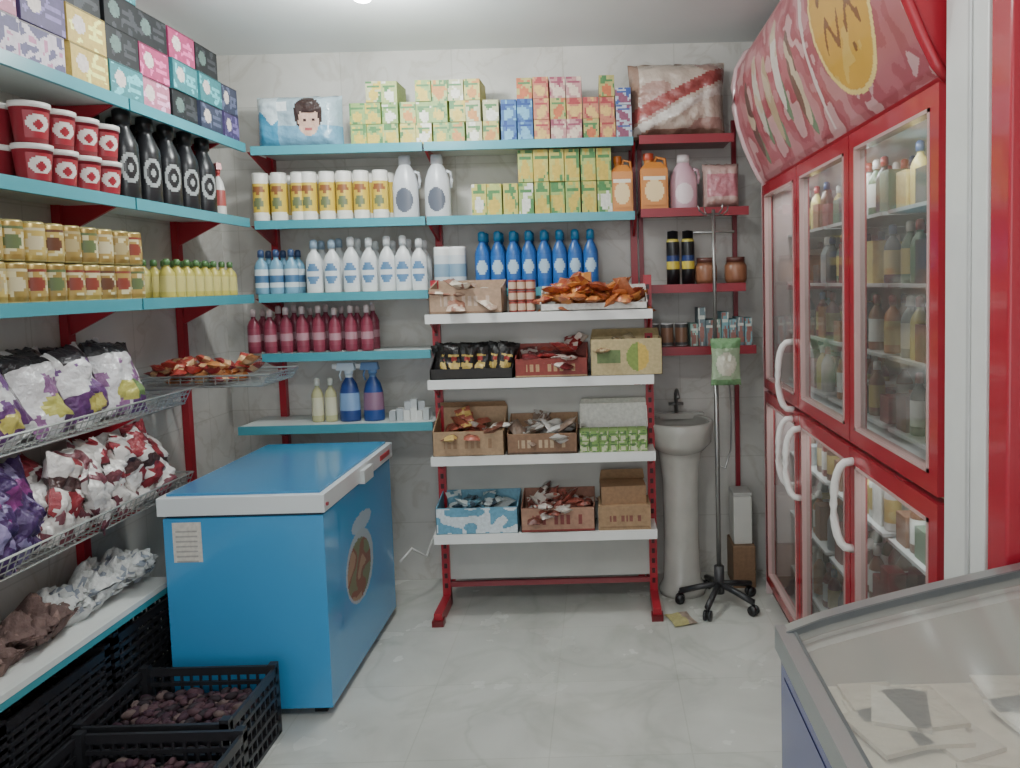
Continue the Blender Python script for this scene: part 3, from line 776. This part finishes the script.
for y0,y1 in ((iy0,iy0+.06),(iy1-.045,iy1)):
    vs=[(ix0,y0,.06),(ix1,y0,.06),(ix1,y1,.06),(ix0,y1,.06)]; 
    lo=len(vs); fs=[(0,3,2,1)]
    top0=[(x,y0,zt(x)-.045) for x in xs]; top1_=[(x,y1,zt(x)-.045) for x in xs]
    vs+=top0+top1_; m_=NB+1
    fs.append((0,1)+tuple(lo+i for i in range(NB,-1,-1))); fs.append((2,3)+tuple(lo+m_+i for i in range(m_)))
    for i in range(NB): fs.append((lo+i,lo+i+1,lo+m_+i+1,lo+m_+i))
    b.add(vs,fs,(200,200,196),"enamel")
b.bb(ix0+.02,ix1-.02,iy0+.02,iy1-.02,0.0,.08,(40,40,44),"plastic")
b.bb(ix0+.05,ix1-.06,iy0+.06,iy1-.045,.79,.83,(240,230,210),"matte")
RM=(176,180,180)
prism(iy1-.022,iy1+.010,0,.04,RM,"metal"); prism(iy0-.012,iy0+.05,0,.04,RM,"metal")
b.bb(ix0-.010,ix0+.020,iy0-.012,iy1+.010,zf-.045,zf+.004,RM,"metal"); b.bb(ix1-.05,ix1+.012,iy0-.012,iy1+.012,zb-.055,zb,RM,"metal")
b.bb(ix0+.02,ix0+.026,iy0,iy1-.02,zf-.02,zf+.006,(90,94,96),"plastic")
prism(iy0+.6,iy0+.62,.0,.02,(190,192,192),"metal")
prism(iy1-.028,iy1-.022,-.002,.03,(90,94,96),"plastic")
b.pic((0,0,0),(1,0,0),(0,1,0),NB,1,lambda a,v:WHITE,"lidglass",surf=lambda a,v:Vector((ix0+.02+(ix1-ix0-.06)*a,iy0+.04+(iy1-iy0-.06)*v,zt(ix0+.02+(ix1-ix0-.06)*a)-.012)))
def fr(a,v):
    if el(a,v,.10,.62,.06,.14) and not el(a,v,.10,.62,.03,.08): return (205,210,228)
    if .52<v<.66 and .25<a<.8 and int(a*40)%3: return (205,210,228)
    if v<.12: return (160,60,76)
    return navy
b.pic((ix0-.0015,iy1-.02,.12),(0,-(iy1-iy0)+.04,0),(0,0,.72),80,50,fr,"enamel")
b.finish("ice_cream_freezer")
b=B()
for i in range(70):
    cc=R.choice([(236,226,206),(230,218,198),(238,230,214),(224,212,190)])
    b.box((R.uniform(ix0+.12,ix1-.13),R.uniform(iy0+.12,iy1-.12),.831+.004+(i%3)*.008),(.10,.13,.008),cc,"wrap",rz=R.uniform(-.5,.5))
b.finish("ice_cream_packets")

# ------------------------------------------------------------------ sink, stand
b=B(); CE=(188,186,178); sx,sy=.395,3.93
b.lathe(sx,sy,0,[(.001,0,CE),(.12,0,CE),(.125,.03,CE),(.10,.08,CE),(.092,.3,CE),(.095,.6,CE),(.105,.70,CE),(.12,.78,CE)],24,1,.85,mat="ceramic")
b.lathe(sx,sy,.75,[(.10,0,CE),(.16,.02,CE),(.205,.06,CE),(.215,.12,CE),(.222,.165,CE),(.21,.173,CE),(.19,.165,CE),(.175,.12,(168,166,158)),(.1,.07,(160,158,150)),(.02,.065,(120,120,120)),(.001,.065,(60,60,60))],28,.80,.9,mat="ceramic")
b.box((sx,sy+.17,.915),(.30,.07,.03),CE,"ceramic")
b.tube([(sx,sy+.16,.92),(sx,sy+.16,1.04),(sx,sy+.11,1.06),(sx,sy+.04,1.03)],.011,(150,150,150),seg=8); b.tube([(sx-.04,sy+.16,.98),(sx+.04,sy+.16,.98)],.009,(150,150,150),seg=8)
b.finish("pedestal_sink")
b=B(); px,py=.565,3.76
GR=(150,150,148)
b.tube([(px,py,.12),(px,py,1.3)],.012,GR,seg=10); b.tube([(px,py,1.3),(px,py,1.99)],.009,GR,seg=10)
b.tube([(px-.1,py,1.88),(px+.1,py,1.88)],.006,GR,seg=8)
for k in range(4):
    a=k*math.pi/2+.4; b.tube([(px,py,1.97),(px+.05*math.cos(a),py+.05*math.sin(a),1.965),(px+.08*math.cos(a),py+.08*math.sin(a),1.985),(px+.085*math.cos(a),py+.085*math.sin(a),2.01)],.004,GR,seg=6)
b.tube([(px,py,.72),(px+.04,py,.7),(px+.07,py,.8),(px+.075,py,1.0),(px+.06,py,1.2),(px+.02,py,1.27),(px,py,1.27)],.005,GR,seg=8)
b.tube([(px,py,.06),(px,py,.2)],.026,(60,60,62),"plastic",12)
for k in range(5):
    a=k*2*math.pi/5+.5; ex,ey=px+.2*math.cos(a),py+.2*math.sin(a)
    b.tube([(px,py,.11),(px+.1*math.cos(a),py+.1*math.sin(a),.09),(ex,ey,.065)],.016,(50,50,52),"plastic",8)
    b.tube([(ex,ey,.065),(ex,ey,.045)],.008,(36,36,38),"plastic",6)
    for s_ in (-.012,.012):
        qx,qy=ex-s_*math.sin(a),ey+s_*math.cos(a)
        b.tube([(qx-.006*math.sin(a),qy+.006*math.cos(a),.025),(qx+.006*math.sin(a),qy-.006*math.cos(a),.025)],.025,(40,40,42),"plastic",12)
b.finish("rolling_pole_stand")
b=B(); b.bag(TR(.605,3.70,1.13),.15,.23,.05,lambda a,v:(110,156,104) if v>.78 or v<.12 else ((208,206,186) if el(a,v,.5,.45,.36,.25) else (160,182,146)),24,24,"foil",.008,4); b.tube([(.605,3.70,1.35),(.6,3.73,1.4)],.003,GR,seg=5); b.finish("hanging_snack_bag")
b=B(); b.box((.73,4.05,.36),(.1,.14,.26),(205,205,198),"plastic"); b.box((.73,4.05,.50),(.102,.142,.02),(180,180,176),"plastic"); b.box((.73,4.05,.115),(.12,.2,.23),(140,106,76),"card"); b.finish("storage_box",.006)
b=B(); b.bag(TR(.33,3.66,.006,PX,0,.3),.12,.14,.02,lambda a,v:(180,170,110) if a<.6 else (160,140,124),8,8,"cloth",.012,6); b.finish("floor_cloth")

# ------------------------------------------------------------------ lights
def bulb(x,y,e):
    b=B(); b.lathe(x,y,ZC-.13,[(.001,0,WHITE),(.03,.006,WHITE),(.05,.03,WHITE),(.055,.055,WHITE),(.045,.08,WHITE)],20,mat="lamp")
    b.lathe(x,y,ZC-.05,[(.045,0,(220,220,220)),(.03,.02,(220,220,220)),(.05,.025,(210,210,210)),(.05,.049,(210,210,210)),(.001,.0495,(210,210,210))],20)
    o=b.finish("ceiling_light_bulb"); 
    L=bpy.data.lights.new("bulb_light",'POINT'); L.shadow_soft_size=.07; L.energy=e; L.color=(.97,1,.98)
    p=bpy.data.objects.new("bulb_light",L); bpy.context.collection.objects.link(p); p.location=(x,y,ZC-.22)
bulb(-.92,3.12,46)
bulb(-.3,1.0,36)
w=bpy.data.worlds.new("daylight"); bpy.context.scene.world=w; w.use_nodes=True
bg=w.node_tree.nodes["Background"]; bg.inputs[0].default_value=(.95,.97,1,1); bg.inputs[1].default_value=1.9
